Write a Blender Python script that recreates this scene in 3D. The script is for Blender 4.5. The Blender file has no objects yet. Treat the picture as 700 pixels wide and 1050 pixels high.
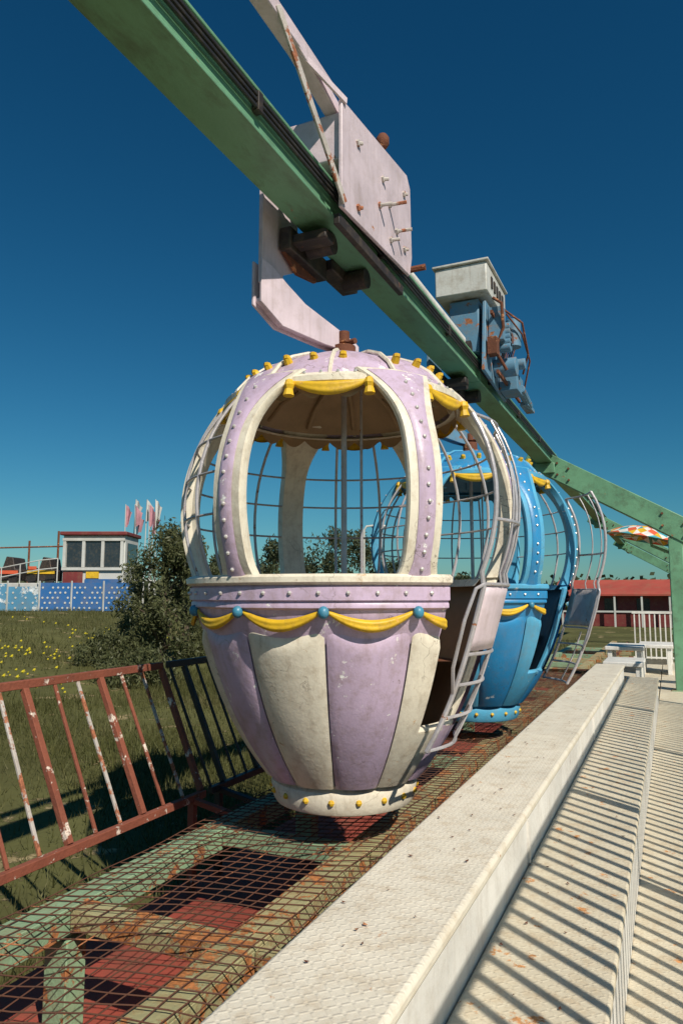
import bpy, math, random
import numpy as np
from mathutils import Vector, Matrix
random.seed(7); rng=np.random.default_rng(7)
R_=math.radians
scene=bpy.context.scene

# ------------------------------------------------------------------ materials
def L(*c): return (c[0],c[1],c[2],1.0)
def paint(name, base, chip=(.20,.075,.03), amount=.0, scale=6., rough=.45, bump=.15, var=.25,
          cracks=0., dirt=(.25,.18,.10), dirt_amt=.25, metallic=0., stretch=(1,1,1), island=False, bumpscale=60., spec=.5,
          streak=0., transl=0.):
    m=bpy.data.materials.new(name); m.use_nodes=True
    nt=m.node_tree; N=nt.nodes; K=nt.links
    b=N['Principled BSDF']; b.inputs['Roughness'].default_value=rough; b.inputs['Metallic'].default_value=metallic
    b.inputs['Specular IOR Level'].default_value=spec
    tc=N.new('ShaderNodeTexCoord'); mp=N.new('ShaderNodeMapping'); mp.inputs['Scale'].default_value=stretch
    K.new(tc.outputs['Object'],mp.inputs['Vector'])
    def noise(s,d=6,r=.6,vec=None):
        n=N.new('ShaderNodeTexNoise'); n.inputs['Scale'].default_value=s; n.inputs['Detail'].default_value=d
        n.inputs['Roughness'].default_value=r; K.new(vec or mp.outputs['Vector'],n.inputs['Vector']); return n.outputs['Fac']
    def mix(f,a,c,mode='MIX'):
        x=N.new('ShaderNodeMix'); x.data_type='RGBA'; x.blend_type=mode
        for s,v in ((0,f),(6,a),(7,c)):
            if hasattr(v,'is_output'): K.new(v,x.inputs[s])
            else: x.inputs[s].default_value = v
        return x.outputs[2]
    def ramp(f,lo,hi,a=0.,c=1.):
        x=N.new('ShaderNodeMapRange'); x.inputs[1].default_value=lo; x.inputs[2].default_value=hi
        x.inputs[3].default_value=a; x.inputs[4].default_value=c; K.new(f,x.inputs[0]); return x.outputs[0]
    col=mix(ramp(noise(scale*.45,4),.35,.68), L(*base), L(*[v*(1-var) for v in base]))
    if dirt_amt>0:
        col=mix(ramp(noise(scale*1.7,9,.72),.48,.75,0,dirt_amt*1.6), col, L(*dirt))
    if streak>0:
        mp2=N.new('ShaderNodeMapping'); mp2.inputs['Scale'].default_value=(1,1,.10); K.new(tc.outputs['Object'],mp2.inputs['Vector'])
        col=mix(ramp(noise(26,6,.7,mp2.outputs['Vector']),.50,.78,0,streak), col, L(.20,.12,.06))
    chipf=None
    if amount>0:
        th=.72-amount*.42
        chipf=ramp(noise(scale*1.3,11,.68),th,th+.035)
        rc=mix(ramp(noise(scale*8,6),.35,.65), L(*chip), L(*[min(1,v*2.1) for v in chip]))
        col=mix(chipf,col,rc)
    if cracks>0:
        v=N.new('ShaderNodeTexVoronoi'); v.feature='DISTANCE_TO_EDGE'; v.inputs['Scale'].default_value=5.
        nz=N.new('ShaderNodeTexNoise'); nz.inputs['Scale'].default_value=7.; nz.inputs['Detail'].default_value=6
        K.new(mp.outputs['Vector'],nz.inputs['Vector'])
        ad=N.new('ShaderNodeMix'); ad.data_type='VECTOR'; ad.inputs[0].default_value=.25
        K.new(mp.outputs['Vector'],ad.inputs[4]); K.new(nz.outputs['Color'],ad.inputs[5]); K.new(ad.outputs[1],v.inputs['Vector'])
        e=ramp(v.outputs['Distance'],.002,.009,1,0)
        msk=ramp(noise(2.3,3),.48,.58)
        mu=N.new('ShaderNodeMath'); mu.operation='MULTIPLY'; K.new(e,mu.inputs[0]); K.new(msk,mu.inputs[1])
        mu2=N.new('ShaderNodeMath'); mu2.operation='MULTIPLY'; K.new(mu.outputs[0],mu2.inputs[0]); mu2.inputs[1].default_value=cracks
        col=mix(mu2.outputs[0],col,L(.13,.09,.06))
    if island:
        g=N.new('ShaderNodeNewGeometry')
        col=mix(ramp(g.outputs['Random Per Island'],0,1,0,1),col,L(*[v*.5 for v in base]))
    K.new(col,b.inputs['Base Color'])
    if chipf is not None:
        K.new(ramp(chipf,0,1,rough,.9),b.inputs['Roughness'])
    if bump>0:
        bp=N.new('ShaderNodeBump'); bp.inputs['Strength'].default_value=bump; bp.inputs['Distance'].default_value=.01
        hsrc=noise(bumpscale,4)
        if chipf is not None:
            s=N.new('ShaderNodeMath'); s.operation='SUBTRACT'; K.new(hsrc,s.inputs[0]); K.new(chipf,s.inputs[1]); hsrc=s.outputs[0]
        K.new(hsrc,bp.inputs['Height']); K.new(bp.outputs['Normal'],b.inputs['Normal'])
    if transl>0:
        t=N.new('ShaderNodeBsdfTranslucent'); K.new(col,t.inputs['Color']); ms=N.new('ShaderNodeMixShader'); ms.inputs[0].default_value=transl
        K.new(b.outputs[0],ms.inputs[1]); K.new(t.outputs[0],ms.inputs[2]); K.new(ms.outputs[0],N['Material Output'].inputs['Surface'])
    return m

M={}
M['lilac']=paint('lilac_paint',(.60,.46,.61),chip=(.70,.64,.56),amount=.24,scale=9,rough=.40,cracks=.7,dirt=(.30,.21,.17),dirt_amt=.38,var=.15,streak=.36)
M['cream']=paint('cream_paint',(.82,.75,.61),chip=(.38,.27,.17),amount=.18,scale=9,rough=.40,cracks=.7,dirt=(.34,.24,.14),dirt_amt=.32,var=.11,streak=.38)
M['yellow']=paint('yellow_paint',(.80,.49,.02),chip=(.45,.25,.05),amount=.26,scale=14,rough=.5,dirt=(.30,.17,.04),dirt_amt=.45)
M['dot']=paint('blue_dot_paint',(.05,.26,.40),rough=.4,amount=.15,scale=20)
M['teal']=paint('teal_cloth',(.04,.35,.42),rough=.8)
M['stud']=paint('stud_metal',(.72,.70,.66),rough=.3,metallic=.35,dirt_amt=.3,scale=30)
M['ceil']=paint('ceiling_fibreglass',(.42,.28,.16),amount=.14,scale=5,rough=.6,dirt_amt=.45)
M['seat']=paint('seat_brown',(.17,.065,.035),rough=.6,scale=5)
M['bar']=paint('bar_steel',(.55,.52,.54),amount=.25,scale=14,rough=.35,metallic=.3)
M['blue']=paint('sky_blue_paint',(.03,.27,.56),chip=(.45,.52,.55),amount=.17,scale=8,rough=.38,cracks=.5,dirt_amt=.16,var=.2,streak=.15)
M['ltblue']=paint('pale_blue_paint',(.10,.42,.66),chip=(.5,.52,.5),amount=.16,scale=8,rough=.38,cracks=.5,dirt_amt=.18,var=.2,streak=.15)
M['blceil']=paint('blue_ceiling',(.10,.22,.30),rough=.6)
M['green']=paint('green_beam_paint',(.165,.365,.215),amount=.13,scale=5,rough=.42,dirt=(.08,.10,.06),dirt_amt=.5,stretch=(1,.35,1),var=.28)
M['greenrust']=paint('green_rusty_paint',(.27,.41,.25),chip=(.22,.085,.03),amount=.40,scale=6,rough=.6,dirt_amt=.35,bump=.4)
M['yelrust']=paint('yellow_rusty_beam',(.38,.36,.19),chip=(.25,.095,.03),amount=.48,scale=7,rough=.65,dirt=(.33,.18,.07),dirt_amt=.5,bump=.5)
M['rust']=paint('rust_metal',(.17,.055,.025),chip=(.33,.14,.06),amount=.35,scale=10,rough=.85,bump=.5,dirt=(.06,.03,.02))
M['rustpost']=paint('rusty_fence_paint',(.27,.08,.045),chip=(.45,.38,.32),amount=.30,scale=9,rough=.8,bump=.4,dirt=(.08,.03,.02))
M['whitepost']=paint('white_fence_paint',(.55,.50,.46),chip=(.22,.08,.04),amount=.5,scale=9,rough=.7,bump=.3)
M['black']=paint('black_metal',(.02,.018,.018),amount=.12,scale=8,rough=.5,dirt_amt=.1)
M['dark']=paint('dark_grease',(.03,.022,.02),amount=.2,scale=9,rough=.6,dirt_amt=.2)
M['wire']=paint('mesh_wire_rust',(.10,.038,.02),chip=(.22,.085,.035),amount=.3,scale=5,rough=.8,bump=0,dirt=(.04,.02,.015),dirt_amt=.5)
M['redfloor']=paint('red_floor',(.40,.075,.045),chip=(.24,.10,.055),amount=.22,scale=2.2,rough=.8,dirt=(.17,.07,.04),dirt_amt=.6,var=.4,bump=.3)
M['pinkbox']=paint('pink_carriage_paint',(.76,.63,.68),amount=.13,scale=6,rough=.45,dirt_amt=.2,chip=(.25,.10,.04),streak=.28)
M['grey']=paint('grey_white_box',(.62,.62,.58),amount=.14,scale=5,rough=.5,dirt_amt=.4,streak=.4)
M['bluemach']=paint('blue_machine_paint',(.12,.27,.40),amount=.35,scale=7,rough=.55,dirt_amt=.4)
M['white']=paint('white_paint',(.82,.80,.75),amount=.13,scale=5,rough=.5,dirt_amt=.22,streak=.25)
M['whitefar']=paint('booth_white',(.6,.6,.57),scale=1.,rough=.6,dirt_amt=.25,amount=.05)
M['glass']=paint('dark_glass',(.03,.04,.05),rough=.12,bump=0,dirt_amt=.2)
M['darkred']=paint('dark_red',(.20,.03,.03),rough=.6,scale=2)
M['redroof']=paint('red_roof',(.42,.075,.05),rough=.7,scale=1.2,dirt_amt=.3,bumpscale=8)
M['panelblue']=paint('panel_blue',(.03,.14,.38),rough=.5,scale=1.,amount=.05,chip=(.4,.45,.5))
M['panellight']=paint('panel_light_blue',(.10,.30,.48),rough=.5,scale=1.2,amount=.42,chip=(.35,.38,.40))
M['pinkflag']=paint('pink_flag',(.72,.36,.42),rough=.8,transl=.3)
M['orange']=paint('orange_cloth',(.72,.11,.04),rough=.8)
M['bark']=paint('bark',(.11,.08,.055),rough=.9,scale=8,bump=.8,bumpscale=20)
M['leaf']=paint('olive_foliage',(.175,.19,.085),rough=.45,bump=0,scale=2,dirt_amt=0,island=True,spec=.3,transl=.4)
M['leafdk']=paint('dark_foliage',(.105,.125,.06),rough=.6,bump=0,scale=1,dirt_amt=0,island=True,spec=.3,transl=.3)
M['blade']=paint('grass_blades',(.13,.135,.045),rough=.6,bump=0,scale=.6,dirt=(.26,.22,.11),dirt_amt=.6,island=True,spec=.2,transl=.25)
M['flower']=paint('yellow_flower',(.75,.62,.03),rough=.6,bump=0,dirt_amt=0)
M['ground']=paint('grass_soil',(.12,.12,.045),chip=(.19,.15,.08),amount=.32,scale=.9,rough=.95,dirt=(.07,.07,.03),dirt_amt=.6,var=.4,bump=1.,bumpscale=14,spec=.1)

def plate_mat(name, base, amount=.16, dirt_amt=.5):
    m=paint(name,base,chip=(.34,.16,.06),amount=amount,scale=9,rough=.55,dirt=(.42,.30,.17),dirt_amt=dirt_amt,var=.14)
    nt=m.node_tree;N=nt.nodes;K=nt.links;b=N['Principled BSDF']
    tc=N.new('ShaderNodeTexCoord')
    hs=[]
    for ang,off in ((45,0),(-45,.5)):
        mp=N.new('ShaderNodeMapping'); mp.inputs['Rotation'].default_value=(0,0,R_(ang)); mp.inputs['Scale'].default_value=(38,38,1)
        K.new(tc.outputs['Object'],mp.inputs['Vector'])
        sp=N.new('ShaderNodeSeparateXYZ'); K.new(mp.outputs['Vector'],sp.inputs[0])
        def f(o,lo,sh):
            a=N.new('ShaderNodeMath');a.operation='ADD';K.new(o,a.inputs[0]);a.inputs[1].default_value=sh
            p=N.new('ShaderNodeMath');p.operation='PINGPONG';K.new(a.outputs[0],p.inputs[0]);p.inputs[1].default_value=.5
            r=N.new('ShaderNodeMapRange');r.inputs[1].default_value=lo;r.inputs[2].default_value=lo+.12;K.new(p.outputs[0],r.inputs[0]);return r.outputs[0]
        a1=f(sp.outputs[0],.34,off); a2=f(sp.outputs[1],.12,off)
        mu=N.new('ShaderNodeMath');mu.operation='MULTIPLY';K.new(a1,mu.inputs[0]);K.new(a2,mu.inputs[1]);hs.append(mu.outputs[0])
    s=N.new('ShaderNodeMath');s.operation='MAXIMUM';K.new(hs[0],s.inputs[0]);K.new(hs[1],s.inputs[1])
    bp=N.new('ShaderNodeBump');bp.inputs['Strength'].default_value=.35;bp.inputs['Distance'].default_value=.003
    K.new(s.outputs[0],bp.inputs['Height'])
    old=b.inputs['Normal'].links[0].from_socket
    K.new(old,bp.inputs['Normal']);K.new(bp.outputs['Normal'],b.inputs['Normal'])
    return m
M['walltop']=plate_mat('cream_plate',(.76,.70,.58),amount=.18,dirt_amt=.38)
M['tread']=plate_mat('beige_tread_plate',(.66,.59,.45),amount=.24,dirt_amt=.45)

# ------------------------------------------------------------------ mesh helper
def empty(name,loc=(0,0,0)):
    e=bpy.data.objects.new(name,None); e.empty_display_size=.2; scene.collection.objects.link(e); return e
class B:
    def __init__(s): s.v=[]; s.f=[]
    def add(s,vs,fs):
        o=len(s.v); s.v+= [tuple(x) for x in vs]; s.f+= [tuple(i+o for i in f) for f in fs]; return s
    def box(s,x0,x1,y0,y1,z0,z1):
        return s.add([(x0,y0,z0),(x1,y0,z0),(x1,y1,z0),(x0,y1,z0),(x0,y0,z1),(x1,y0,z1),(x1,y1,z1),(x0,y1,z1)],
              [(0,3,2,1),(4,5,6,7),(0,1,5,4),(1,2,6,5),(2,3,7,6),(3,0,4,7)])
    def bar(s,p,q,w,h,up=(0,0,1)):
        p=Vector(p);q=Vector(q);d=(q-p).normalized();up=Vector(up)
        if abs(d.dot(up))>.98: up=Vector((0,1,0))
        a=d.cross(up).normalized()*w/2; b=a.cross(d).normalized()*h/2
        vs=[p-a-b,p+a-b,p+a+b,p-a+b,q-a-b,q+a-b,q+a+b,q-a+b]
        return s.add(vs,[(0,1,2,3),(7,6,5,4),(0,4,5,1),(1,5,6,2),(2,6,7,3),(3,7,4,0)])
    def tube(s,pts,r,n=8,closed=False):
        pts=[Vector(p) for p in pts]; m=len(pts); vs=[];fs=[]; prev=None
        for i,p in enumerate(pts):
            a=pts[(i-1)%m] if (closed or i>0) else p; b=pts[(i+1)%m] if (closed or i<m-1) else p
            d=(b-a).normalized()
            if prev is None:
                u=Vector((0,0,1)) if abs(d.z)<.9 else Vector((1,0,0)); x=d.cross(u).normalized()
            else: x=(prev-d*prev.dot(d)).normalized()
            prev=x; y=d.cross(x)
            rr=r[i] if isinstance(r,(list,tuple)) else r
            for k in range(n):
                t=2*math.pi*k/n; vs.append(p+x*math.cos(t)*rr+y*math.sin(t)*rr)
        for i in range(m if closed else m-1):
            j=(i+1)%m
            for k in range(n):
                l=(k+1)%n; fs.append((i*n+k,i*n+l,j*n+l,j*n+k))
        if not closed:
            fs.append(tuple(reversed(range(n)))); fs.append(tuple((m-1)*n+k for k in range(n)))
        return s.add(vs,fs)
    def ball(s,c,r,n=8,sz=(1,1,1)):
        vs=[];fs=[];h=max(3,n//2)
        for i in range(1,h):
            a=math.pi*i/h
            for k in range(n):
                t=2*math.pi*k/n; vs.append((c[0]+r*sz[0]*math.sin(a)*math.cos(t),c[1]+r*sz[1]*math.sin(a)*math.sin(t),c[2]+r*sz[2]*math.cos(a)))
        top=len(vs);vs.append((c[0],c[1],c[2]+r*sz[2]));vs.append((c[0],c[1],c[2]-r*sz[2]))
        for i in range(h-2):
            for k in range(n):
                l=(k+1)%n; fs.append((i*n+k,(i+1)*n+k,(i+1)*n+l,i*n+l))
        for k in range(n):
            l=(k+1)%n; fs.append((top,k,l)); fs.append((top+1,(h-2)*n+l,(h-2)*n+k))
        return s.add(vs,fs)
    def prismx(s,poly,x0,x1):
        n=len(poly); vs=[(x0,y,z) for y,z in poly]+[(x1,y,z) for y,z in poly]
        fs=[tuple(range(n)),tuple(reversed(range(n,2*n)))]+[(i,i+n,(i+1)%n+n,(i+1)%n) for i in range(n)]
        return s.add(vs,fs)
    def prismd(s,p0,p1,poly,t,off=0):
        p0=Vector((p0[0],p0[1],0));p1=Vector((p1[0],p1[1],0));d=p1-p0;nn=Vector((d.y,-d.x,0)).normalized()
        n=len(poly); vs=[]
        for o in (off,off+t):
            for a,z in poly: q=p0+d*a+nn*o; vs.append((q.x,q.y,z))
        fs=[tuple(range(n)),tuple(reversed(range(n,2*n)))]+[(i,i+n,(i+1)%n+n,(i+1)%n) for i in range(n)]
        return s.add(vs,fs)
    def revolve(s,c,prof,n=72,skip=None,a0=0,a1=360):
        full=(a1-a0)>=359.9; m=n if full else n+1; vs=[];fs=[]
        for i in range(m):
            t=R_(a0+(a1-a0)*i/n)
            for r,z in prof: vs.append((c[0]+r*math.cos(t),c[1]+r*math.sin(t),z))
        k=len(prof)
        for i in range(n):
            j=(i+1)%m; am=a0+(a1-a0)*(i+.5)/n
            for q in range(k-1):
                if skip and skip(am,(prof[q][1]+prof[q+1][1])/2): continue
                fs.append((i*k+q,j*k+q,j*k+q+1,i*k+q+1))
        return s.add(vs,fs)
    def grid(s,fn,nu,nv,skip=None):
        vs=[];fs=[]
        for i in range(nu+1):
            for j in range(nv+1): vs.append(fn(i/nu,j/nv))
        for i in range(nu):
            for j in range(nv):
                if skip and skip((i+.5)/nu,(j+.5)/nv): continue
                a=i*(nv+1)+j; fs.append((a,a+nv+1,a+nv+2,a+1))
        return s.add(vs,fs)
    def done(s,name,mat,parent=None,smooth=True,bevel=0,solid=0,ang=35,wn=False):
        me=bpy.data.meshes.new(name); me.from_pydata(s.v,[],s.f)
        me.materials.append(M[mat] if isinstance(mat,str) else mat)
        if smooth:
            me.polygons.foreach_set('use_smooth',[True]*len(me.polygons)); me.set_sharp_from_angle(angle=R_(ang))
        ob=bpy.data.objects.new(name,me); scene.collection.objects.link(ob)
        if parent: ob.parent=parent
        if solid:
            md=ob.modifiers.new('s','SOLIDIFY'); md.thickness=solid; md.offset=-1
        if bevel:
            md=ob.modifiers.new('b','BEVEL'); md.width=bevel; md.segments=2; md.limit_method='ANGLE'; md.angle_limit=R_(40)
        return ob
def raw(name,verts,nper,mat,parent=None):
    me=bpy.data.meshes.new(name); n=len(verts); c=n//nper
    me.vertices.add(n); me.vertices.foreach_set('co',np.asarray(verts,dtype=np.float32).ravel())
    me.loops.add(n); me.loops.foreach_set('vertex_index',np.arange(n,dtype=np.int32))
    me.polygons.add(c); me.polygons.foreach_set('loop_start',np.arange(0,n,nper,dtype=np.int32))
    me.update(calc_edges=True); me.validate()
    me.materials.append(M[mat]); ob=bpy.data.objects.new(name,me); scene.collection.objects.link(ob)
    if parent: ob.parent=parent
    return ob

# ------------------------------------------------------------------ terrain
def gz(x,y):
    t=np.clip((-np.asarray(x,dtype=float)-4)/18,0,1); t=t*t*(3-2*t)
    return -1.78+1.12*t+.05*np.sin(np.asarray(x)*.9)*np.cos(np.asarray(y)*.7)*np.clip((-np.asarray(x)-3)/3,0,1)
xs=np.concatenate([[-3000,-900,-300,-120,-60],np.arange(-40,-2.5,.5),[-2.5,0,5,12,30,80,300,1000,3000]])
ys=np.concatenate([[-3000,-600,-100,-20],np.arange(-5,45,.75),[50,70,120,300,900,3000]])
b=B(); nx,ny=len(xs),len(ys)
b.v=[(float(x),float(y),float(gz(x,y))) for x in xs for y in ys]
b.f=[(i*ny+j,(i+1)*ny+j,(i+1)*ny+j+1,i*ny+j+1) for i in range(nx-1) for j in range(ny-1)]
b.done('grass_ground','ground')

def grass(n,x0,x1,y0,y1,h0,h1,w):
    x=rng.uniform(x0,x1,n); y=rng.uniform(y0,y1,n)
    dn=np.sin(x*1.3+np.cos(y*.9)*2)+np.sin(y*1.7+x*.5)
    keep=rng.uniform(-2.2,2.2,n)<dn+.9; x=x[keep];y=y[keep];dn=dn[keep];n=len(x)
    z=gz(x,y)-.02; a=rng.uniform(0,6.28,n); h=rng.uniform(h0,h1,n)*(1+.35*dn/2); ww=w*rng.uniform(.6,1.3,n)
    lx=rng.normal(0,.35,n)*h; ly=rng.normal(0,.35,n)*h
    V=np.empty((n,3,3)); 
    V[:,0]=np.stack([x-np.cos(a)*ww,y-np.sin(a)*ww,z],1); V[:,1]=np.stack([x+np.cos(a)*ww,y+np.sin(a)*ww,z],1)
    V[:,2]=np.stack([x+lx,y+ly,z+h],1)
    return V.reshape(-1,3)
G=np.concatenate([grass(70000,-9,-2.65,1.0,13,.05,.17,.006),grass(65000,-30,-3,6,30,.07,.20,.011)])
raw('grass',G,3,'blade')
n=1300; fx=rng.uniform(-19,-8.5,n); fy=rng.uniform(8.5,15.5,n)
k=(np.sin(fx*.9)+np.sin(fy*1.3+fx*.4)+rng.uniform(-1,1,n))>.75; fx=fx[k];fy=fy[k];n=len(fx)
fz=gz(fx,fy)+rng.uniform(.12,.26,n); s=.024*rng.uniform(.6,1.2,n)
V=np.empty((n,2,4,3))
for q in range(2):
    ax=np.stack([s,s*0,s*(.3 if q else 0)],1); ay=np.stack([s*0,s*(.3 if q else 1),s*(1 if q else .2)],1); c=np.stack([fx,fy,fz],1)
    for i,(u,v) in enumerate(((-1,-1),(1,-1),(1,1),(-1,1))): V[:,q,i]=c+ax*u+ay*v
raw('yellow_wildflowers',V.reshape(-1,3),4,'flower')

# ------------------------------------------------------------------ trees
def tree(name,x,y,h,rad,nclump,nleaf,ls,mat='leaf',low=.12,trunk=.09,shape=1.0,lean=0.,cs=(.16,.34),rnd=.7):
    z=float(gz(x,y)); e=empty(name); b=B()
    b.tube([(x,y,z-.1),(x+.02*h+lean*.2,y,z+h*.25),(x-.02*h+lean*.5,y+.03*h,z+h*.55),(x+lean*.8,y,z+h*.85)],[trunk,trunk*.8,trunk*.5,trunk*.15],8)
    C=[]
    for i in range(nclump):
        t=rng.uniform(low,1)**.9; pr=rad*(math.sin(math.pi*min(1,(t*.74+.22)))**rnd)*shape
        a=rng.uniform(0,6.283); rr=pr*math.sqrt(rng.uniform(.15,1.0))
        c=(x+math.cos(a)*rr+lean*t,y+math.sin(a)*rr,z+h*t*(.97-.10*rng.uniform(0,1)*(rr/rad)))
        C.append(c)
        if i%3==0: 
            zz=z+h*max(.1,(t-.22)); b.tube([(x+lean*t*.9,y,zz),((x+lean*t+c[0])/2,(y+c[1])/2,(zz+c[2])/2+.05),c],[trunk*.35,trunk*.22,.01],5)
    b.done('trunk_and_limbs','bark',e)
    C=np.array(C); V=[]
    cr=rad*rng.uniform(cs[0],cs[1],nclump)
    for c,r in zip(C,cr):
        m=nleaf; d=rng.normal(0,1,(m,3)); d/=np.linalg.norm(d,axis=1)[:,None]
        p=c+d*(r*rng.uniform(.2,1.3,m)**.8)[:,None]*np.array([1,1,1.3])
        u=rng.normal(0,1,(m,3))+np.array([0,0,.8]);u/=np.linalg.norm(u,axis=1)[:,None]; w=np.cross(u,rng.normal(0,1,(m,3))); w/=np.linalg.norm(w,axis=1)[:,None]
        s=ls*rng.uniform(.5,1.4,m)[:,None]
        q=np.stack([p-u*s-w*s*.05,p+w*s*.30,p+u*s,p-w*s*.30],1); V.append(q.reshape(-1,3))
    raw('crown_leaves',np.concatenate(V),4,mat,e); return e
tree('olive_tree',-10.25,12.9,2.95,1.0,58,210,.055,low=.06,lean=.15,cs=(.12,.30),rnd=.5)
tree('olive_tree',-9.65,12.95,2.85,.8,38,200,.055,low=.1,lean=-.05,cs=(.14,.32),rnd=.5)
tree('shrub',-11.4,13.6,1.1,.7,18,200,.055,low=.05,trunk=.04)
tree('shrub',-8.9,10.6,.5,.7,20,200,.05,low=.05,trunk=.02)
tree('shrub',-10.8,11.8,.5,.8,20,200,.05,low=.05,trunk=.02)
for (tx,ty,th,tr) in ((-17.6,31,3.3,1.5),(-14.9,33,4.2,2.1),(-12.6,34,2.8,1.5),(-20.2,31,3.0,1.5),(-9.5,36,2.4,1.4)):
    tree('pine_tree',tx,ty,th,tr,40,140,.13,'leafdk',low=.15,rnd=.5)
V=[]
for i in range(700):
    a=rng.uniform(-50,16); d=rng.uniform(110,160); x=d*math.sin(R_(a)); y=d*math.cos(R_(a))
    hh=1.2+1.6*abs(math.sin(a*.9)+.5*math.sin(a*2.7)); m=40
    p=np.array([x,y,-.9+rng.uniform(.2,1)*hh])+rng.normal(0,1,(m,3))*np.array([1.3,1.3,.6])
    u=rng.normal(0,1,(m,3));u/=np.linalg.norm(u,axis=1)[:,None]; w=np.cross(u,rng.normal(0,1,(m,3))); w/=np.linalg.norm(w,axis=1)[:,None]; s=.45
    V.append(np.stack([p-u*s,p+w*s,p+u*s,p-w*s],1).reshape(-1,3))
raw('distant_tree_line',np.concatenate(V),4,'leafdk')

# ------------------------------------------------------------------ overhead beam
XB=-1.52
e=empty('overhead_track_beam')
B().box(-1.605,-1.435,-4,34,1.868,2.025).done('web_box','green',e,bevel=.006)
B().box(-1.625,-1.415,-4,34,1.85,1.867).done('lower_flange','green',e,bevel=.004)
B().box(-1.625,-1.415,-4,34,2.026,2.043).done('upper_flange','green',e,bevel=.004)
b=B()
for zz in (1.945,1.972,1.998): b.box(-1.418,-1.405,-4,30,zz-.007,zz+.007)
b.done('conductor_rails','black',e,bevel=.003)
b=B()
for i in range(24):
    y=-3.2+i*1.37; b.box(-1.434,-1.400,y,y+.035,1.930,2.015)
b.done('rail_brackets','dark',e,bevel=.003)
b=B()
for i in range(7): b.box(-1.628,-1.412,1.4+i*4.6,1.43+i*4.6,1.845,2.048)
b.done('splice_plates','green',e,bevel=.002)

def support(Y):
    e=empty('track_support_frame')
    B().bar((-1.75,Y,1.99),(1.6,Y,.02),.20,.30).done('sloping_arm','green',e,bevel=.01)
    B().box(-1.66,-1.38,Y-.14,Y+.14,1.70,1.846).done('beam_saddle','green',e,bevel=.01)
    B().bar((.09,Y,-1.35),(.09,Y,.76),.17,.17).done('post','green',e,bevel=.01)
    B().bar((1.6,Y,-1.78),(1.6,Y,.15),.18,.18).done('outer_post','green',e,bevel=.01)
    B().box(-.05,.23,Y-.14,Y+.14,-1.35,-1.19).done('foot_plate','greenrust',e,bevel=.01)
    b=B()
    for xx in (-1.35,-1.2,-.05,.2):
        for s in (-1,1):
            zc=1.99-(xx+1.75)*.588; b.tube([(xx,Y-.125,zc+s*.08),(xx,Y-.095,zc+s*.08)],.016,6)
    b.done('bolts','rust',e)
support(10.3); support(19.0); support(28.)

# ------------------------------------------------------------------ carriages
def hanger(e,Y0,mat):
    o=Y0-3.37
    P=lambda L_: [(y+o,z) for y,z in L_]
    B().prismx(P([(2.84,2.02),(3.20,2.02),(3.20,1.70),(3.05,1.62),(3.02,1.50),(2.84,1.50)]),-1.735,-1.712).done('hanger_plate',mat,e,bevel=.004)
    p0=(-1.722,2.835+o); p1=(-1.50,3.50+o)
    poly=[(0,1.62),(.10,1.60),(.24,1.54),(.42,1.475),(.95,1.375),(1.0,1.355),(1.0,1.305),(.62,1.30),(.20,1.315),(0,1.40)]
    b=B(); b.prismd(p0,p1,poly,.014,0); b.prismd(p0,p1,poly,.014,-.060); b.done('twin_bracket_plates',mat,e,bevel=.003)
    b=B(); b.prismd(p0,p1,[(.02,1.415),(.22,1.33),(.62,1.315),(.98,1.32),(.98,1.335),(.62,1.332),(.23,1.347),(.02,1.432)],.044,-.045)
    b.done('bracket_webs',mat,e,bevel=.002)
    b=B(); b.tube([(XB,3.37+o,1.20),(XB,3.37+o,1.318)],.062,16); b.tube([(XB,3.37+o,1.34),(XB,3.37+o,1.40)],.03,12)
    b.tube([(-1.62,3.42+o,1.34),(-1.45,3.36+o,1.34)],.016,8); b.tube([(XB,3.37+o,1.225),(XB,3.37+o,1.245)],.09,16)
    b.done('pivot_bearing','rust',e)
    b=B(); b.box(-1.70,-1.635,2.98+o,3.40+o,1.72,1.84); b.box(-1.69,-1.45,3.0+o,3.10+o,1.75,1.80); b.box(-1.70,-1.60,3.4+o,3.75+o,1.78,1.845)
    b.done('bogie_frame','dark',e,bevel=.008)
    b=B()
    for yy in (3.15,3.60):
        b.tube([(-1.62,yy+o,1.79),(-1.48,yy+o,1.79)],.055,16)
        b.tube([(-1.60,yy+o,2.10),(-1.44,yy+o,2.10)],.055,16)
    b.done('running_wheels','dark',e)
    B().prismx(P([(3.0,1.84),(3.36,1.84),(3.36,1.70),(3.15,1.66),(3.0,1.72)]),-1.702,-1.68).done('inner_cheek','rust',e,bevel=.004)

e=empty('beam_carriage')
hanger(e,3.37,'pinkbox')
B().prismx([(2.96,1.86),(3.96,1.93),(4.0,2.06),(3.98,2.50),(3.92,2.56),(2.96,2.42)],-1.365,-1.345).done('side_plate','pinkbox',e,bevel=.005)
B().prismx([(2.99,2.13),(3.93,2.16),(3.93,2.50),(2.99,2.38)],-1.70,-1.368).done('top_box','pinkbox',e,bevel=.01)
B().prismx([(3.0,2.03),(3.93,2.03),(3.93,2.50),(3.0,2.38)],-1.735,-1.703).done('far_side_plate','pinkbox',e,bevel=.006)
b=B()
for (yy,zz,l) in ((3.45,2.12,.07),(3.6,2.2,.10),(3.72,2.10,.09),(3.5,2.30,.03),(3.15,2.3,.02),(3.15,1.95,.02),(3.85,2.4,.02),(3.85,2.05,.02),(3.62,2.0,.05)):
    b.tube([(-1.345,yy,zz),(-1.345+l,yy+.02,zz+.005)],.010,8); b.tube([(-1.345,yy,zz),(-1.333,yy,zz)],.018,6)
b.done('plate_bolts','whitepost',e)
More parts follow.
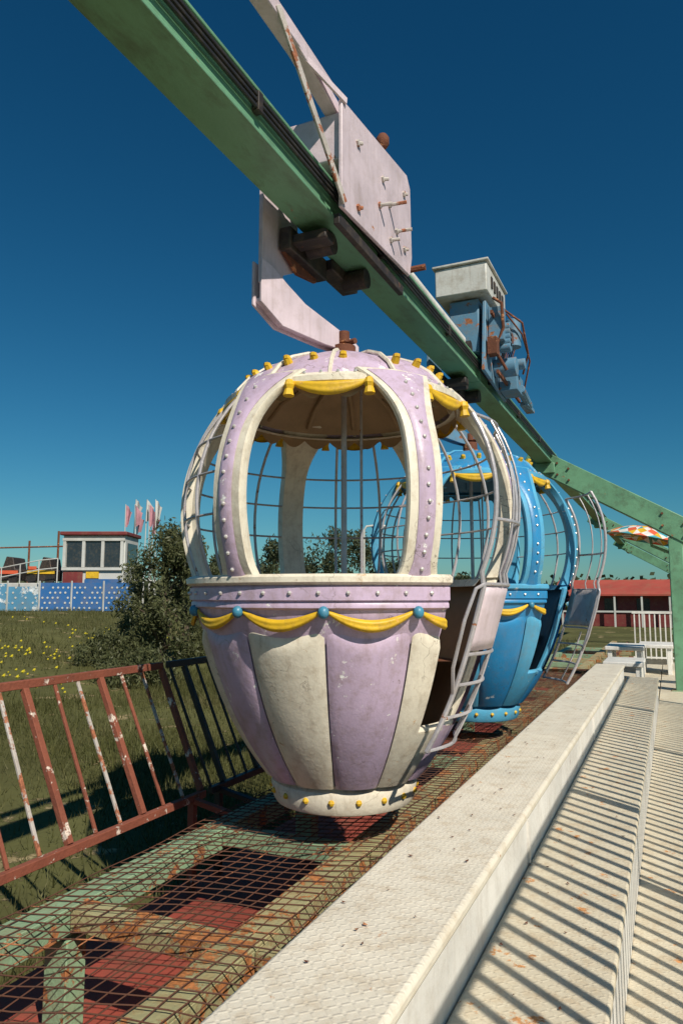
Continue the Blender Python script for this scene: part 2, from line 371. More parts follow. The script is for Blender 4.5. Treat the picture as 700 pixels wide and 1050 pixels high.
b=B(); b.ball((-1.36,3.55,2.56),.04,10,(1,1,1.2)); b.tube([(-1.40,3.98,1.98),(-1.26,4.0,1.99)],.02,8)
b.tube([(-1.56,2.93,1.93),(-1.56,2.93,2.08)],.05,10)
b.done('rusty_buffers','rust',e)
B().box(-1.40,-1.368,2.98,3.9,1.79,1.845).done('lower_channel','dark',e,bevel=.004)
b=B(); b.bar((-1.44,-2,2.50),(-1.44,2.98,2.50),.075,.075); b.bar((-1.44,2.6,2.50),(-1.42,3.1,2.40),.07,.07)
b.done('tow_bar','pinkbox',e,bevel=.006)
B().bar((-1.40,2.42,2.50),(-1.335,2.97,1.88),.012,.04).done('brace_strut','whitepost',e,bevel=.002)
B().bar((-1.48,2.42,2.50),(-1.335,2.99,2.42),.012,.035).done('upper_brace','pinkbox',e,bevel=.002)
B().tube([(-1.47,4.05,2.09),(-1.47,5.6,2.09)],.042,14).done('white_conduit','white',e)

e=empty('motor_carriage')
hanger(e,6.03,'bluemach')
b=B(); b.box(-1.76,-1.30,5.85,6.62,2.60,2.86); b.done('control_box','grey',e,bevel=.012)
B().box(-1.78,-1.28,5.83,6.64,2.863,2.885).done('control_box_lid','grey',e,bevel=.006)
b=B()
for i in range(5): b.box(-1.298,-1.29,6.0+i*.11,6.05+i*.11,2.68,2.78)
b.done('vent_slots','dark',e)
B().prismx([(5.95,2.10),(6.75,2.10),(6.6,2.58),(5.95,2.58)],-1.66,-1.40).done('gearbox','bluemach',e,bevel=.01)
B().prismx([(5.85,1.90),(6.75,1.84),(6.85,2.15),(6.6,2.55),(5.95,2.55)],-1.365,-1.335).done('side_plate','bluemach',e,bevel=.006)
B().box(-1.735,-1.705,5.85,6.8,2.03,2.5).done('far_side_plate','bluemach',e,bevel=.006)
b=B(); b.tube([(-1.33,6.25,2.02),(-1.14,6.25,2.02)],.085,18); b.tube([(-1.22,6.55,2.30),(-1.22,6.55,2.56)],.07,16)
b.box(-1.33,-1.17,6.4,6.7,1.86,2.02); b.tube([(-1.18,6.62,1.92),(-1.18,7.05,1.86)],.04,10)
b.box(-1.24,-1.16,6.9,7.25,1.83,1.87); b.box(-1.33,-1.2,6.0,6.1,2.2,2.5); b.tube([(-1.25,6.45,2.1),(-1.1,6.45,2.1)],.05,14)
for i in range(5): b.tube([(-1.26,6.12,2.16+i*.045),(-1.16,6.12,2.16+i*.045)],.045,12)
b.done('drive_motor','bluemach',e,bevel=.004)
b=B(); b.tube([(-1.28,6.0,2.58),(-1.20,5.95,2.5),(-1.2,6.0,2.3),(-1.28,6.02,2.12),(-1.2,6.1,1.95)],.014,8)
b.tube([(-1.25,6.3,2.58),(-1.1,6.35,2.45),(-1.08,6.5,2.2),(-1.15,6.6,2.05)],.010,8)
b.tube([(-1.25,6.4,2.58),(-1.13,6.5,2.40),(-1.10,6.7,2.2),(-1.18,6.8,1.95)],.008,8)
b.tube([(-1.33,6.3,2.3),(-1.18,6.3,2.3)],.05,12); b.box(-1.32,-1.24,5.9,6.0,2.05,2.2)
for i in range(7): b.tube([(-1.32,6.35+i*.06,2.08),(-1.22,6.35+i*.06,2.4)],.006,6)
b.bar((-1.28,5.9,2.42),(-1.28,6.75,2.38),.02,.03); b.bar((-1.26,6.0,1.92),(-1.26,7.0,1.9),.02,.03)
b.done('rusty_hoses_and_springs','rust',e)

# ------------------------------------------------------------------ cabins
RP=[(.06,.75),(.14,.785),(.28,.822),(.45,.84),(.58,.825),(.75,.77),(.9,.68),(1.02,.57)]
_c=np.polyfit([p[0] for p in RP],[p[1] for p in RP],4)
def rs(z): return float(np.polyval(_c,z))
TP=[(-.88,.345),(-.84,.375),(-.78,.425),(-.65,.505),(-.5,.582),(-.35,.642),(-.2,.690),(-.1,.720),(0,.745)]
_t=np.polyfit([p[0] for p in TP],[p[1] for p in TP],3)
def rt(z): return float(np.polyval(_t,z))
A0=-42.
OA,OB=-31,9
def opening(a,z):
    a=(a+180)%360-180
    return OA<a<OB and z>-.60
def cabin(cx,cy,ma,mb,mceil,mdot,dooru,mrail):
    e=empty('balloon_ride_cabin')
    def P(r,a,z): return (cx+r*math.cos(R_(a)),cy+r*math.sin(R_(a)),z)
    sk=lambda a,z: opening(a,z)
    hp=[(.0,1.215),(.15,1.21),(.3,1.185),(.42,1.135),(.51,1.07),(.565,1.005),(.595,.955)]
    b=B()
    def hood(u,v):
        a=u*360; i=v*(len(hp)-1); k=min(int(i),len(hp)-2); t=i-k
        r=hp[k][0]*(1-t)+hp[k+1][0]*t; z=hp[k][1]*(1-t)+hp[k+1][1]*t
        s=abs(math.sin(R_((a-A0)*3)))
        return P(r+.012*s*min(1,r*3),a,z+.006*s)
    b.grid(hood,144,18); b.done('hood',ma,e)
    B().revolve((cx,cy),[(.0,1.17),(.3,1.14),(.44,1.08),(.53,1.0),(.555,.965)],72).done('hood_ceiling',mceil,e)
    b=B()
    for k in range(12):
        a=A0+k*30; b.tube([P(.08,a,1.155),P(.28,a,1.13),P(.43,a,1.075),P(.53,a,.99)],.012,6)
    b.done('ceiling_battens',mceil,e)
    B().revolve((cx,cy),[(.555,.94),(.60,.935),(.622,.95),(.622,.975),(.60,.99),(.56,1.012)],96).done('hood_rim',mb,e)
    b=B()
    for k in range(12):
        b.tube([P(r*1.01,A0+k*30,z+.012) for r,z in hp[1:]],.011,6)
    b.done('gore_beads',mb,e)
    b=B(); rg=random.Random(int(cy*10))
    for k in range(24):
        if rg.random()<.12: continue
        a=A0+k*15+5+rg.uniform(-1.5,1.5); h=rg.uniform(.6,1.1)
        b.tube([P(.485,a,1.085),P(.485+.02*h,a,1.085+.030*h)],[.022,.019],7); b.ball(P(.487+.02*h,a,1.088+.03*h),.020,7,(1,1,.7))
    b.done('yellow_bulbs','yellow',e)
    b=B()
    for k in range(48):
        a=A0+k*7.5+3.7; b.ball(P(.590,a,1.0),.009,6); 
    ribA=B(); ribB=B()
    zs=[.05+.97*i/26 for i in range(27)]
    def wid(z):
        t=max(0,(z-.70)/.32); q=max(0,(.16-z)/.11)
        return .160+.22*t*t+.06*q*q
    for k in range(6):
        a=A0+60*k
        def body(u,v):
            z=zs[0]+(zs[-1]-zs[0])*v; r=rs(z); w=wid(z)
            S=[(-.5,0),(-.47,.012),(.0,.016),(.47,.012),(.5,0),(.44,-.045),(0,-.05),(-.44,-.045),(-.5,0)]
            s=S[min(8,int(round(u*8)))]
            ang=a+math.degrees(s[0]*w/r); return P(r+s[1],ang,z+s[1]*.3*(z-.45))
        ribB.grid(body,8,26)
        def strip(u,v):
            z=zs[0]+.02+(zs[-1]-zs[0]-.03)*v; r=rs(z); w=wid(z)-.082
            ang=a+math.degrees((u-.5)*w/r); return P(r+.016+.010*math.sin(math.pi*u)**.4,ang,z)
        ribA.grid(strip,6,26)
        for i in range(13):
            if rg.random()<.08: continue
            z=.11+i*.069; r=rs(z); b.ball(P(r+.028,a+rg.uniform(-.25,.25),z),.0095,8)
    ribB.done('ribs_cream',mb,e,ang=50); ribA.done('rib_faces',ma,e)
    B().revolve((cx,cy),[(.66,.05),(.69,.088),(.775,.090),(.79,.078),(.79,.056),(.775,.046),(.762,.044)],108,skip=sk).done('rim_lip',mb,e)
    B().revolve((cx,cy),[(.762,.044),(.772,.035),(.772,-.018),(.758,-.024),(.764,-.034),(.764,-.05),(.745,-.058),(.735,-.10),(.69,-.2)],108,skip=sk).done('rim_band',ma,e)
    for k in range(40):
        a=A0+k*9+4.5
        if not opening(a,0): b.ball(P(.775,a,.012),.0095,8)
    b.done('studs','stud',e)
    B().revolve((cx,cy),[(rt(z)-.008,z) for z in np.linspace(-.08,-.86,16)],120,skip=sk).done('tub_shell',ma,e)
    B().revolve((cx,cy),[(.75,.05)]+[(rt(z)-.05,z) for z in np.linspace(-.02,-.74,12)]+[(0,-.74)],72,skip=sk).done('tub_inner',mceil,e)
    for par,mm,nm in ((0,mb,'tub_panels_light'),(1,ma,'tub_panels_colour')):
        b=B()
        for k in range(par,12,2):
            a0=A0+30*k+.35; a1=A0+30*k+29.65
            def fn(u,v):
                a=a0+(a1-a0)*u; s=math.sin(math.pi*u); zt=-.105-.055*s
                z=zt+(-.86-zt)*v; ed=min(1,v*14)
                return P(rt(z)-.008*(1-ed)+(.004+.021*s**.55)*ed,a,z)
            b.grid(fn,18,22,skip=lambda u,v:opening(a0+(a1-a0)*u,-.13-.73*v))
        b.done(nm,mm,e)
    b=B()
    for a in (OA,OB):
        b.tube([P(rt(z)-.02,a,z) for z in np.linspace(.06,-.6,10)],.022,8)
    b.tube([P(rt(-.6)-.01,a,-.6) for a in np.linspace(OA,OB,12)],.022,8)
    b.done('doorway_frame',mb,e)
    def swag(b,a0,a1,r,z,sag,w,dz=0):
        def fn(u,v):
            s=math.sin(math.pi*u); a=a0+(a1-a0)*u
            top=z-sag*s; hgt=w*(.30+.70*s**.8); f=math.sin(math.pi*v)
            pl=.004*math.sin(v*3*math.pi)*s      # gathered folds
            return P(r+.005+.018*f*(.4+.6*s)+pl,a,top-hgt*v)
        b.grid(fn,14,12,skip=lambda u,v:opening(a0+(a1-a0)*u,z) and z<.5)
    b=B()
    for k in range(12): swag(b,A0+30*k+1,A0+30*k+29,.745,-.058,.040,.052)
    for k in range(6):
        a=A0+60*k
        swag(b,a+14,a+46,.612,.962,.016,.065); swag(b,a+2,a+13,.612,.965,.008,.05); swag(b,a+47,a+58,.612,.965,.008,.05)
        for q in (13.5,46.5):
            b.ball(P(.632,a+q,.935),.026,8,(1,1,1.2)); b.tube([P(.632,a+q,.93),P(.636,a+q,.885)],[.015,.026],8)
    b.done('yellow_swags','yellow',e)
    b=B()
    for k in range(6):
        for j in range(4):
            a=A0+60*k+j*15; 
            b.grid(lambda u,v:P(.585,a+15*u,.945-v*(.02+.045*math.sin(math.pi*u))),8,2)
    b.done('inner_valance',mceil,e)
    b=B()
    for k in range(12):
        a=A0+30*k
        if not opening(a,0): b.ball(P(.765,a,-.068),.027,12,(.9,.9,1)); 
    b.done('swag_dots',mdot,e)
    B().revolve((cx,cy),[(.38,-.845),(.345,-.862),(.338,-.875),(.355,-.885),(.360,-.90),(.348,-.965),(.336,-.985),(.31,-.995),(.29,-.985),(0,-.985)],72).done('base_drum',mb,e)
    b=B()
    for k in range(18):
        a=A0+20*k+7; b.ball(P(.356,a,-.925),.015,8)
    b.done('base_yellow_lamps','yellow',e)
    b=B(); b.tube([(cx,cy,-.74),(cx,cy,1.17)],.015,10); b.tube([(cx+.09,cy+.02,-.74),(cx+.09,cy+.02,1.13)],.008,8)
    b.tube([(cx+.17*math.cos(t),cy+.17*math.sin(t),.02) for t in np.linspace(0,6.0,20)],.014,8,closed=True)
    for t in (0,2.1,4.2): b.tube([(cx,cy,.0),(cx+.17*math.cos(t),cy+.17*math.sin(t),.02)],.008,6)
    b.done('centre_pole_and_wheel','bar',e)
    B().revolve((cx,cy),[(.38,-.74),(.38,-.36),(.39,-.33),(.58,-.33)],48,a0=25,a1=320).done('bench_seat','seat',e)
    b=B()
    for k in range(1,5):
        a=A0+60*k
        for q in ((18,30,42) if k==3 else (20,40)):
            b.tube([P(rs(z)-.03,a+q,z) for z in np.linspace(.08,.95,14)],.0085,7)
        for z in (.36,.55,.72):
            b.tube([P(rs(z)-.03,a+q,z) for q in np.linspace(5,55,12)],.006,6)
    b.done('guard_bars','bar',e)
    ah=OB; b=B(); u=Vector((math.cos(R_(dooru)),math.sin(R_(dooru)),0)); W_=.44
    def prof(z): return rs(z) if z>.06 else rt(z)+.02
    nn=Vector((u.y,-u.x,0)); nn=nn if nn.dot(Vector((1,0,0)))>0 else -nn
    def D(s,z):
        p=Vector(P(prof(z)+.03,ah,z)); return p+u*W_*s+nn*.05*math.sin(math.pi*s)
    zl=list(np.linspace(-.66,.80,24))
    for s in (0,1): b.tube([D(s,z) for z in zl],.011,8)
    for s in (.33,.66): b.tube([D(s,z) for z in zl if z>.0],.006,6)
    b.tube([D(.5,z) for z in zl if z<-.22],.006,6)
    for z in (-.66,-.52,-.38,-.25,.05,.33,.80): b.tube([D(s,z) for s in np.linspace(0,1,8)],.008,7)
    b.tube([D(1,.05)]+[D(1.12,.03),D(1.18,-.1),D(1.15,-.3),D(1.0,-.42)],.008,7)
    b.done('door_cage','bar',e)
    b=B(); b.grid(lambda s,v:D(s,.045-.28*v),8,6); b.done('door_panel',mrail,e,solid=.012)
    return e
cabin(XB,3.37,'lilac','cream','ceil','dot',-90,'pinkbox')
cabin(XB,6.03,'blue','ltblue','blceil','dot',-58,'bar')

# ------------------------------------------------------------------ track platform under cabins
e=empty('track_platform')
ZP=-1.15
def channel(b,x,y0,y1,w,h,z):
    b.box(x-w/2,x+w/2,y0,y1,z-.012,z); b.box(x-w/2,x-w/2+.010,y0,y1,z-h,z-.0125); b.box(x+w/2-.010,x+w/2,y0,y1,z-h,z-.0125)
b=B(); channel(b,-1.37,-1,20,.13,.10,ZP-.004); b.done('running_channel','yelrust',e,bevel=.003)
b=B(); channel(b,-2.15,-1,20,.12,.10,ZP-.006); b.done('outer_channel','greenrust',e,bevel=.003)
b=B(); channel(b,-1.05,-1,20,.04,.06,ZP-.012); b.done('inner_angle','rust',e,bevel=.003)
b=B(); b2=B()
ycs=[.2+i*1.0 for i in range(18)]
for i,y in enumerate(ycs): (b if i%2 else b2).box(-2.085,-1.44,y-.05,y+.05,ZP-.085,ZP-.008)
b.done('cross_beams','greenrust',e,bevel=.004); b2.done('rusty_cross_beams','yelrust',e,bevel=.004)
b=B()
for y in ycs: b.box(-1.30,-.80,y-.03,y+.03,ZP-.075,ZP-.016)
b.done('cross_ties','yelrust',e,bevel=.004)
b=B()
for y in ycs[::2]:
    for x in (-2.15,-1.37): b.box(x-.055,x+.055,y-.05,y+.05,-1.80,ZP-.125)
b.done('legs','greenrust',e,bevel=.004)
b=B(); rr_=random.Random(3)
ph=[rr_.uniform(0,6.28) for _ in range(400)]
i=0; x=-2.22
while x<-.82:
    pts=[(x+.008*math.sin(y*9+ph[i])+.014*math.sin(y*1.7+ph[i]*.3),y,ZP+.004+.007*math.sin(y*3.1+x*7)) for y in np.arange(-.6,12,.12)]
    b.tube(pts,.0027,4); x+=.058; i+=1
y=-.6
while y<12:
    i=(i+1)%400
    pts=[(x,y+.008*math.sin(x*14+ph[i])+.012*math.sin(x*3)+.25*(x+1.5),ZP+.006+.007*math.sin(y*3.1+x*7)) for x in np.arange(-2.22,-.82,.1)]
    b.tube(pts,.0027,4); y+=.060
b.done('wire_mesh','wire',e,smooth=False)
B().box(-2.6,-.80,-3,21,-1.95,-1.62).done('red_floor','redfloor')

# ------------------------------------------------------------------ leaning fences
def fence(name,y0,y1,rail,bars,lean=.33,step=.165,X=-2.50):
    e=empty(name); zb=-1.13; zt=-.42
    def P(y,t): return (X-lean*t,y,zb+(zt-zb)*t)
    B().bar(P(y0,1),P(y1,1),.035,.04).done('top_rail',rail,e,bevel=.003)
    B().bar(P(y0,0),P(y1,0),.035,.04).done('bottom_rail',rail,e,bevel=.003)
    n=int((y1-y0)/step); bs=[B(),B()]
    for i in range(n+1):
        y=y0+.02+i*(y1-y0-.04)/n; k=0 if i%3 else 1
        th=.032 if i%3==1 else .018
        p=Vector(P(y,.03)); q=Vector(P(y+random.uniform(-.012,.012),.97)); bs[k].bar(p,q,th,.012 if th<.02 else .03,up=(1,0,0))
    for k in (0,1): bs[k].done('bars' if k==0 else 'alternate_bars',bars[k],e,bevel=.002)
    b=B()
    for y in (y0+.1,y1-.1):
        b.bar(P(y,-.02),(X+.34,y,ZP-.06),.04,.03); b.bar(P(y,.02),(X,y,-1.8),.04,.04)
    b.done('stays',rail,e,bevel=.003)
fence('rusty_fence',-.9,1.32,'rustpost',('rustpost','whitepost'))
fence('rusty_fence',1.38,3.58,'rustpost',('rustpost','whitepost'))
fence('black_fence',3.64,5.9,'black',('black','black'),step=.13)
fence('black_fence',5.96,8.2,'black',('black','black'),step=.13)
fence('black_fence',8.26,10.5,'black',('black','black'),step=.13)

# ------------------------------------------------------------------ boarding steps
e=empty('boarding_steps')
B().box(-.767,-.474,-3,8.25,-.755,-.72).done('top_plate','walltop',e,bevel=.012)
B().box(-.755,-.486,-3,8.24,-1.77,-.757).done('wall_body','white',e,bevel=.004)
B().box(-.484,-.165,-3,8.9,-.94,-.91).done('upper_tread','tread',e,bevel=.008)
B().box(-.48,-.178,-3,8.89,-1.23,-.942).done('riser','white',e,bevel=.004)
b=B(); b.box(-.18,2.2,-3,14.5,-1.24,-1.20); b.done('lower_deck','tread',e,bevel=.006)
b=B(); b.box(-.79,-.19,8.95,14.5,-1.24,-1.202); b.done('far_deck','tread',e,bevel=.006)
b=B()
for i in range(5):
    b.box(-.49,-.478,-2+i*2.3,-1.985+i*2.3,-.905,-.765)
b.done('weld_seams','white',e)
b=B(); b.box(-.78,2.18,-3,14.4,-1.77,-1.245); b.done('deck_skirt','dark',e)
e=empty('platform_railing')
b=B()
y=-3.
while y<8.6: b.bar((.60,y,-1.16),(.60,y,.36),.020,.020); y+=.10
b.done('balusters','white',e)
B().bar((.60,-3,.38),(.60,8.65,.38),.035,.035).done('top_rail','white',e,bevel=.004)
B().bar((.60,-3,-1.14),(.60,8.65,-1.14),.035,.035).done('bottom_rail','white',e,bevel=.004)
b=B()
for y in (-3,-.1,2.8,5.7,8.6): b.bar((.64,y,-1.2),(.64,y,.4),.04,.04)
b.done('posts','white',e,bevel=.004)
rl=random.Random(5); V=[]
for i in range(150):
    if i%2: x=rl.uniform(-.74,-.50); z=-.716
    else: x=rl.uniform(-.45,-.20); z=-.906
    y=rl.uniform(.6,7)**1.0; a=rl.uniform(0,6.28); s=rl.uniform(.003,.009)
    for (u,v) in ((-1,-.3),(0,-.6),(1,.1),(.1,.6)):
        V.append((x+s*(u*math.cos(a)-v*math.sin(a)),y+s*(u*math.sin(a)+v*math.cos(a)),z+s*.3*abs(u)))
raw('dry_leaves',np.array(V),4,'rust')

def bench(x,y,w,d,h,z0):
    e=empty('white_bench')
    B().box(x-w/2,x+w/2,y-d/2,y+d/2,z0+h-.05,z0+h).done('seat',  'white',e,bevel=.008)
    b=B()
    for sx in (-1,1):
        b.box(x+sx*(w/2-.06)-.03,x+sx*(w/2-.06)+.03,y-d/2+.03,y+d/2-.03,z0,z0+h-.052)
    b.done('legs','white',e,bevel=.005)
    B().box(x-w/2+.1,x+w/2-.1,y-.02,y+.02,z0+.12,z0+.2).done('stretcher','white',e)
bench(-.55,9.6,.45,.8,.42,-1.20); bench(-.62,11.2,.5,.9,.5,-1.2); bench(-.25,12.6,.5,.9,.45,-1.2)
e=empty('white_picket_gate')
b=B()
for i in range(9): b.bar((-.62+i*.085,14.2,-1.2),(-.62+i*.085,14.2,-.30),.022,.022)
b.bar((-.66,14.2,-.30),(.12,14.2,-.30),.04,.04); b.bar((-.66,14.2,-1.1),(.12,14.2,-1.1),.03,.03)
b.done('pickets','white',e)

# multicoloured patterned canopy, tilted, carried on a cranked green bracket behind the support
e=empty('patterned_parasol'); px_,py_=-.33,14.9; RR=.80
mats=['orange','white','teal','yellow']; bb={m:B() for m in mats}
def pp(a,v):
    x=RR*v*math.cos(R_(a)); y=RR*v*math.sin(R_(a)); return (px_+x,py_+y,1.33-.27*v**1.8-.22*x-.02*y)
for g in range(20):
    a0=g*18; am=a0+9; a1=a0+18
    bb['orange' if g%2 else 'yellow'].add([pp(a0,0),pp(a0,.40),pp(am,.55),pp(a1,.40)],[(0,1,2,3)])
    bb['white' if g%2 else 'teal'].add([pp(a0,.40),pp(a0,.72),pp(am,.55)],[(0,1,2)]); bb['white'].add([pp(a1,.40),pp(am,.55),pp(a1,.72)],[(0,1,2)])
    bb[('teal','orange','yellow','orange')[g%4]].add([pp(am,.55),pp(a0,.72),pp(am,.90),pp(a1,.72)],[(0,1,2,3)])
    bb['white'].add([pp(a0,.72),pp(a0,1),pp(am,.90)],[(0,1,2)]); bb['yellow' if g%2 else 'white'].add([pp(a1,.72),pp(am,.90),pp(a1,1)],[(0,1,2)])
    bb[('orange','teal')[g%2]].add([pp(a0,1),pp(a1,1),pp(am,.90)],[(0,1,2)])
for m in mats: bb[m].done('canopy_'+m,m,e,smooth=False)
b=B(); b.tube([(px_,py_,1.34),(px_+.05,py_,.95),(.22,py_,.72),(.26,py_,.4),(.26,py_,-1.2)],.03,8)
for g in range(0,20,2): b.tube([(px_+.02,py_,1.14),tuple(np.array(pp(g*18,.98))+np.array([0,0,-.015]))],.006,5)
b.done('cranked_pole_and_ribs','green',e)

# ------------------------------------------------------------------ red-roof building
e=empty('red_roof_building'); gx,gy=-2.6,45.; 
B().box(gx-3.4,gx+4.2,gy,gy+5,-1.8,.12).done('walls','darkred',e)
B().add([(gx-3.8,gy-.7,.10),(gx+4.6,gy-.7,.10),(gx+4.6,gy+5.6,.10),(gx-3.8,gy+5.6,.10),(gx-3.8,gy+2.4,.98),(gx+4.6,gy+2.4,.98),
         (gx-3.8,gy-.7,.0),(gx+4.6,gy-.7,.0),(gx+4.6,gy+5.6,.0),(gx-3.8,gy+5.6,.0)],
        [(0,1,5,4),(2,3,4,5),(0,4,3),(1,2,5),(6,7,1,0),(7,8,2,1),(8,9,3,2),(9,6,0,3),(9,8,7,6)]).done('roof','redroof',e,smooth=False)
b=B()
for i in range(4): b.box(gx-2.7+i*1.75,gx-2.0+i*1.75,gy-.04,gy-.01,-1.0,-.15)
b.done('windows','glass',e)
b=B()
for i in range(6): b.box(gx-3.3+i*1.45,gx-3.2+i*1.45,gy-.66,gy-.54,-1.8,-.01)
b.box(gx-3.3,gx+3.9,gy-.64,gy-.60,-.95,-.85); b.done('verandah_posts','whitefar',e)

# ------------------------------------------------------------------ left background
Fh=Vector((-.4144,.9101,0)); Rh=Vector((.9101,.4144,0))
def W(r,d,z): p=Rh*r+Fh*d; return Vector((p.x,p.y,z))
zg=-.68
e=empty('dotted_hoarding')
b=B(); bl=B(); dots=B(); posts=B()
for i in range(9):
    r0=-20.5+i*1.33; a=W(r0,30,zg); c=W(r0+1.30,30,zg)
    pale=r0<-12.6; hh=(1.0 if i%2 else 1.12) if pale else 1.16
    (bl if pale else b).bar(a+Vector((0,0,.06+hh/2)),c+Vector((0,0,.06+hh/2)),.05,hh)
    for u in range(6):
        for v in range(5):
            p=W(r0+.13+u*.21+(.1 if v%2 else 0),29.965,zg+.18+v*.21)
            if (u*7+v*3+i)%5==0 or (pale and (u+v+i)%2): continue
            dots.tube([p,p+Fh*-.01],.045,8)
    posts.bar(a+Vector((0,0,-.1))+Fh*-.06,a+Vector((0,0,1.30))+Fh*-.06,.05,.05)
b.done('blue_panels','panelblue',e); bl.done('pale_panels','panellight',e); dots.done('dots','whitefar',e); posts.done('posts','whitefar',e)
e=empty('ticket_booth')
def bx(b,r0,r1,d0,d1,z0,z1):
    vs=[W(r,d,z) for z in (z0,z1) for r,d in ((r0,d0),(r1,d0),(r1,d1),(r0,d1))]
    b.add(vs,[(0,3,2,1),(4,5,6,7),(0,1,5,4),(1,2,6,5),(2,3,7,6),(3,0,4,7)]); return b
bx(B(),-12.1,-9.4,31.2,33.2,zg,2.62).done('walls','whitefar',e,bevel=.02)
bx(B(),-12.2,-9.3,31.0,33.3,2.62,2.78).done('roof','darkred',e,bevel=.03)
b=B()
for i in range(3): bx(b,-11.92+i*.82,-11.25+i*.82,31.16,31.195,1.25,2.35)
bx(b,-9.395,-9.36,31.5,32.9,1.2,2.3); b.done('windows','glass',e)
b=B(); bx(b,-12.1,-9.4,31.08,31.19,1.10,1.22); bx(b,-12.1,-9.4,31.08,31.19,2.38,2.50)
for i in range(4): bx(b,-12.08+i*.83,-11.95+i*.83,31.1,31.19,1.23,2.37)
b.done('window_frames','whitefar',e)
b=B(); bx(b,-12.05,-11.2,31.15,31.19,.5,1.05); b.done('sign_panel','darkred',e)
b=B(); bx(b,-11.1,-9.5,31.15,31.19,.5,.72); b.done('blue_sign_strip','panelblue',e)
b=B(); bx(b,-11.05,-10.5,31.14,31.188,.76,1.04); b.done('yellow_notice','yellow',e)
b=B()
for i in range(5): b.tube([W(-9.3+i*.45,30.6,zg),W(-9.3+i*.45,30.6,1.2)],.03,6)
b.tube([W(-9.3,30.6,1.2),W(-7.4,30.6,1.1)],.03,6); b.tube([W(-9.3,30.6,.7),W(-7.4,30.6,.6)],.03,6)
b.done('entry_rails','whitefar',e)
e=empty('fairground_train_ride')
b=B(); bx(b,-21,-12.3,31,34,.35,.55); b.done('deck','whitefar',e,bevel=.02)
b=B(); w=B(); s=B(); s2=B()
for i in range(5):
    r=-20.2+i*1.6
    vs=[]
    for dd in (31.4,32.6):
        for (q,z) in ((0,.75),(1.4,.75),(1.45,1.2),(1.15,1.25),(1.05,1.75),(.75,1.8),(.6,1.3),(.1,1.35)):
            vs.append(W(r+q,dd,z+.12*math.sin(i*1.3)))
    b.add(vs,[tuple(range(8)),tuple(reversed(range(8,16)))]+[(k,k+8,(k+1)%8+8,(k+1)%8) for k in range(8)])
    for q in (.3,1.1):
        c=W(r+q,31.35,.72); w.tube([c,c+Fh*.12],.2,14)
    bx(s if i%2 else s2,r+.1,r+1.3,31.36,31.39,.95,1.1); bx(s2 if i%2 else s,r+.15,r+.5,31.36,31.39,1.14,1.28)
b.done('cars','dark',e,bevel=.03); w.done('wheels','black',e); s.done('red_trim','orange',e); s2.done('yellow_trim','yellow',e)
b=B()
for i in range(12): b.tube([W(-21+i*.8,30.9,.5),W(-21+i*.8,30.9,1.35+.25*math.sin(i*.7))],.025,6)
b.tube([W(-21+i*.8,30.9,1.35+.25*math.sin(i*.7)) for i in range(12)],.025,6)
b.tube([W(-21+i*.8,30.9,.95+.25*math.sin(i*.7)) for i in range(12)],.025,6)
b.done('railing','whitefar',e)
b=B()
for i in range(5): b.tube([W(-20.5+i*1.9,34,.5),W(-20.5+i*1.9,34,2.3+.3*(i%2))],.05,6)
b.tube([W(-21,34,2.15),W(-12.5,34,2.35)],.04,6); b.done('light_posts','rust',e)
e=empty('pink_flags')
b=B(); pl=B(); wf=B()
for i in range(8):
    r=-10.9+i*.22; d=36+.35*(i%3); zt=4.35+.35*math.sin(i*2.1); t=.2*math.sin(i*1.7)
    pl.tube([W(r,d,zg),W(r+t,d,zt+.25)],.025,6)
    (wf if i%3==1 else b).grid(lambda u,v:W(r+t*(1-.3*v)+(.36-.16*v)*u,d+.12*math.sin(u*5+i),zt+.2-1.05*v-.35*u*(1-v)+.06*math.sin(u*6+v*3)),8,5)
b.done('cloth','pinkflag',e); wf.done('white_cloth','whitefar',e); pl.done('poles','whitefar',e)
e=empty('utility_pole')
B().tube([W(-15.8,40,-.7),W(-15.8,40,3.6)],.06,8).done('mast','rust',e)
e=empty('street_lamp')
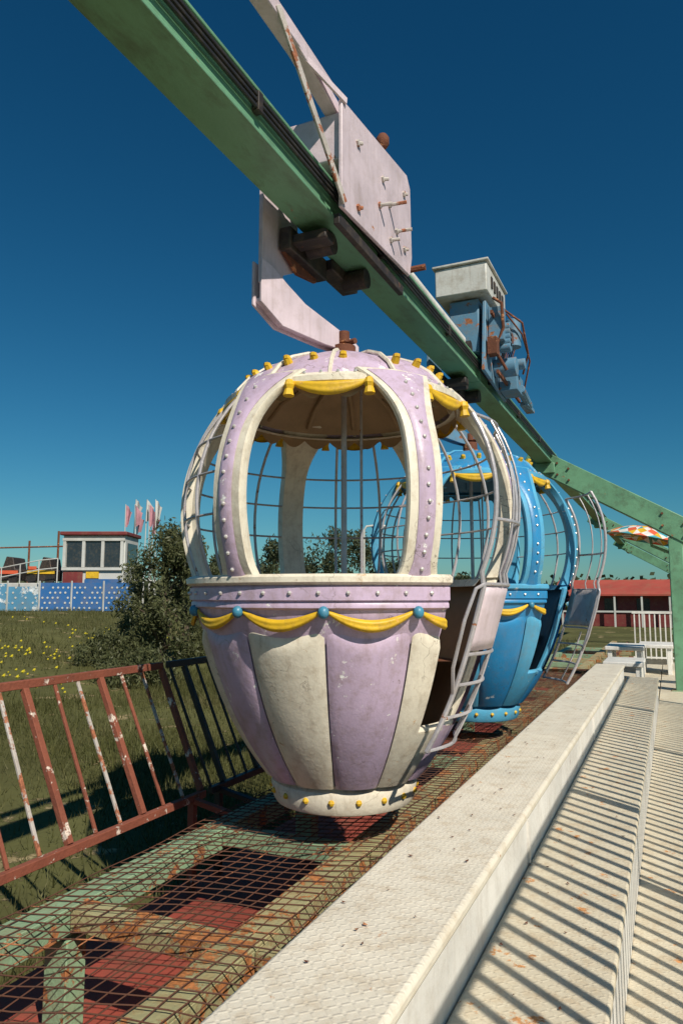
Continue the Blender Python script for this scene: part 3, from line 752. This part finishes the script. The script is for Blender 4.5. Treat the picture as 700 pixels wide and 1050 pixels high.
b=B(); b.tube([W(.95,30,-1.6),W(.95,30,2.75),W(1.05,30,2.9),W(1.5,30,2.95)],.045,8); b.tube([W(1.45,30,2.94),W(1.85,30,2.9)],[.09,.06],8)
b.done('mast_and_head','grey',e)

# ------------------------------------------------------------------ light, world, camera
sun_dir=Vector((.78,-.60,.92)).normalized()
el=math.asin(sun_dir.z); az=math.atan2(sun_dir.x,sun_dir.y)
sd=bpy.data.lights.new('sun','SUN'); sd.energy=5.0; sd.angle=R_(.5); sd.color=(1,.925,.80)
so=bpy.data.objects.new('sun',sd); scene.collection.objects.link(so)
so.rotation_euler=sun_dir.to_track_quat('Z','Y').to_euler()
w=bpy.data.worlds.new('World'); scene.world=w; w.use_nodes=True
N=w.node_tree.nodes; K=w.node_tree.links; bg=N['Background']
sk=N.new('ShaderNodeTexSky'); sk.sky_type='NISHITA'; sk.sun_disc=False; sk.sun_elevation=el; sk.sun_rotation=az
sk.altitude=0; sk.air_density=1.0; sk.dust_density=.4; sk.ozone_density=4.0
sep=N.new('ShaderNodeSeparateColor'); cmb=N.new('ShaderNodeCombineColor'); K.new(sk.outputs[0],sep.inputs[0])
for i,(p,s) in enumerate(((1.75,.125),(1.22,.56),(1.12,.70))):
    a=N.new('ShaderNodeMath'); a.operation='POWER'; K.new(sep.outputs[i],a.inputs[0]); a.inputs[1].default_value=p
    m=N.new('ShaderNodeMath'); m.operation='MULTIPLY'; K.new(a.outputs[0],m.inputs[0]); m.inputs[1].default_value=s
    K.new(m.outputs[0],cmb.inputs[i])
K.new(cmb.outputs[0],bg.inputs[0]); bg.inputs[1].default_value=.068
scene.view_settings.view_transform='Standard'; scene.view_settings.look='None'; scene.view_settings.exposure=0
cd=bpy.data.cameras.new('camera'); co=bpy.data.objects.new('camera',cd); scene.collection.objects.link(co)
cd.sensor_fit='VERTICAL'; cd.sensor_height=36; cd.sensor_width=24; cd.lens=25.2; cd.clip_end=6000; cd.clip_start=.02
co.location=(0,0,0); co.rotation_euler=(R_(90+6.67),0,R_(24.48)); scene.camera=co
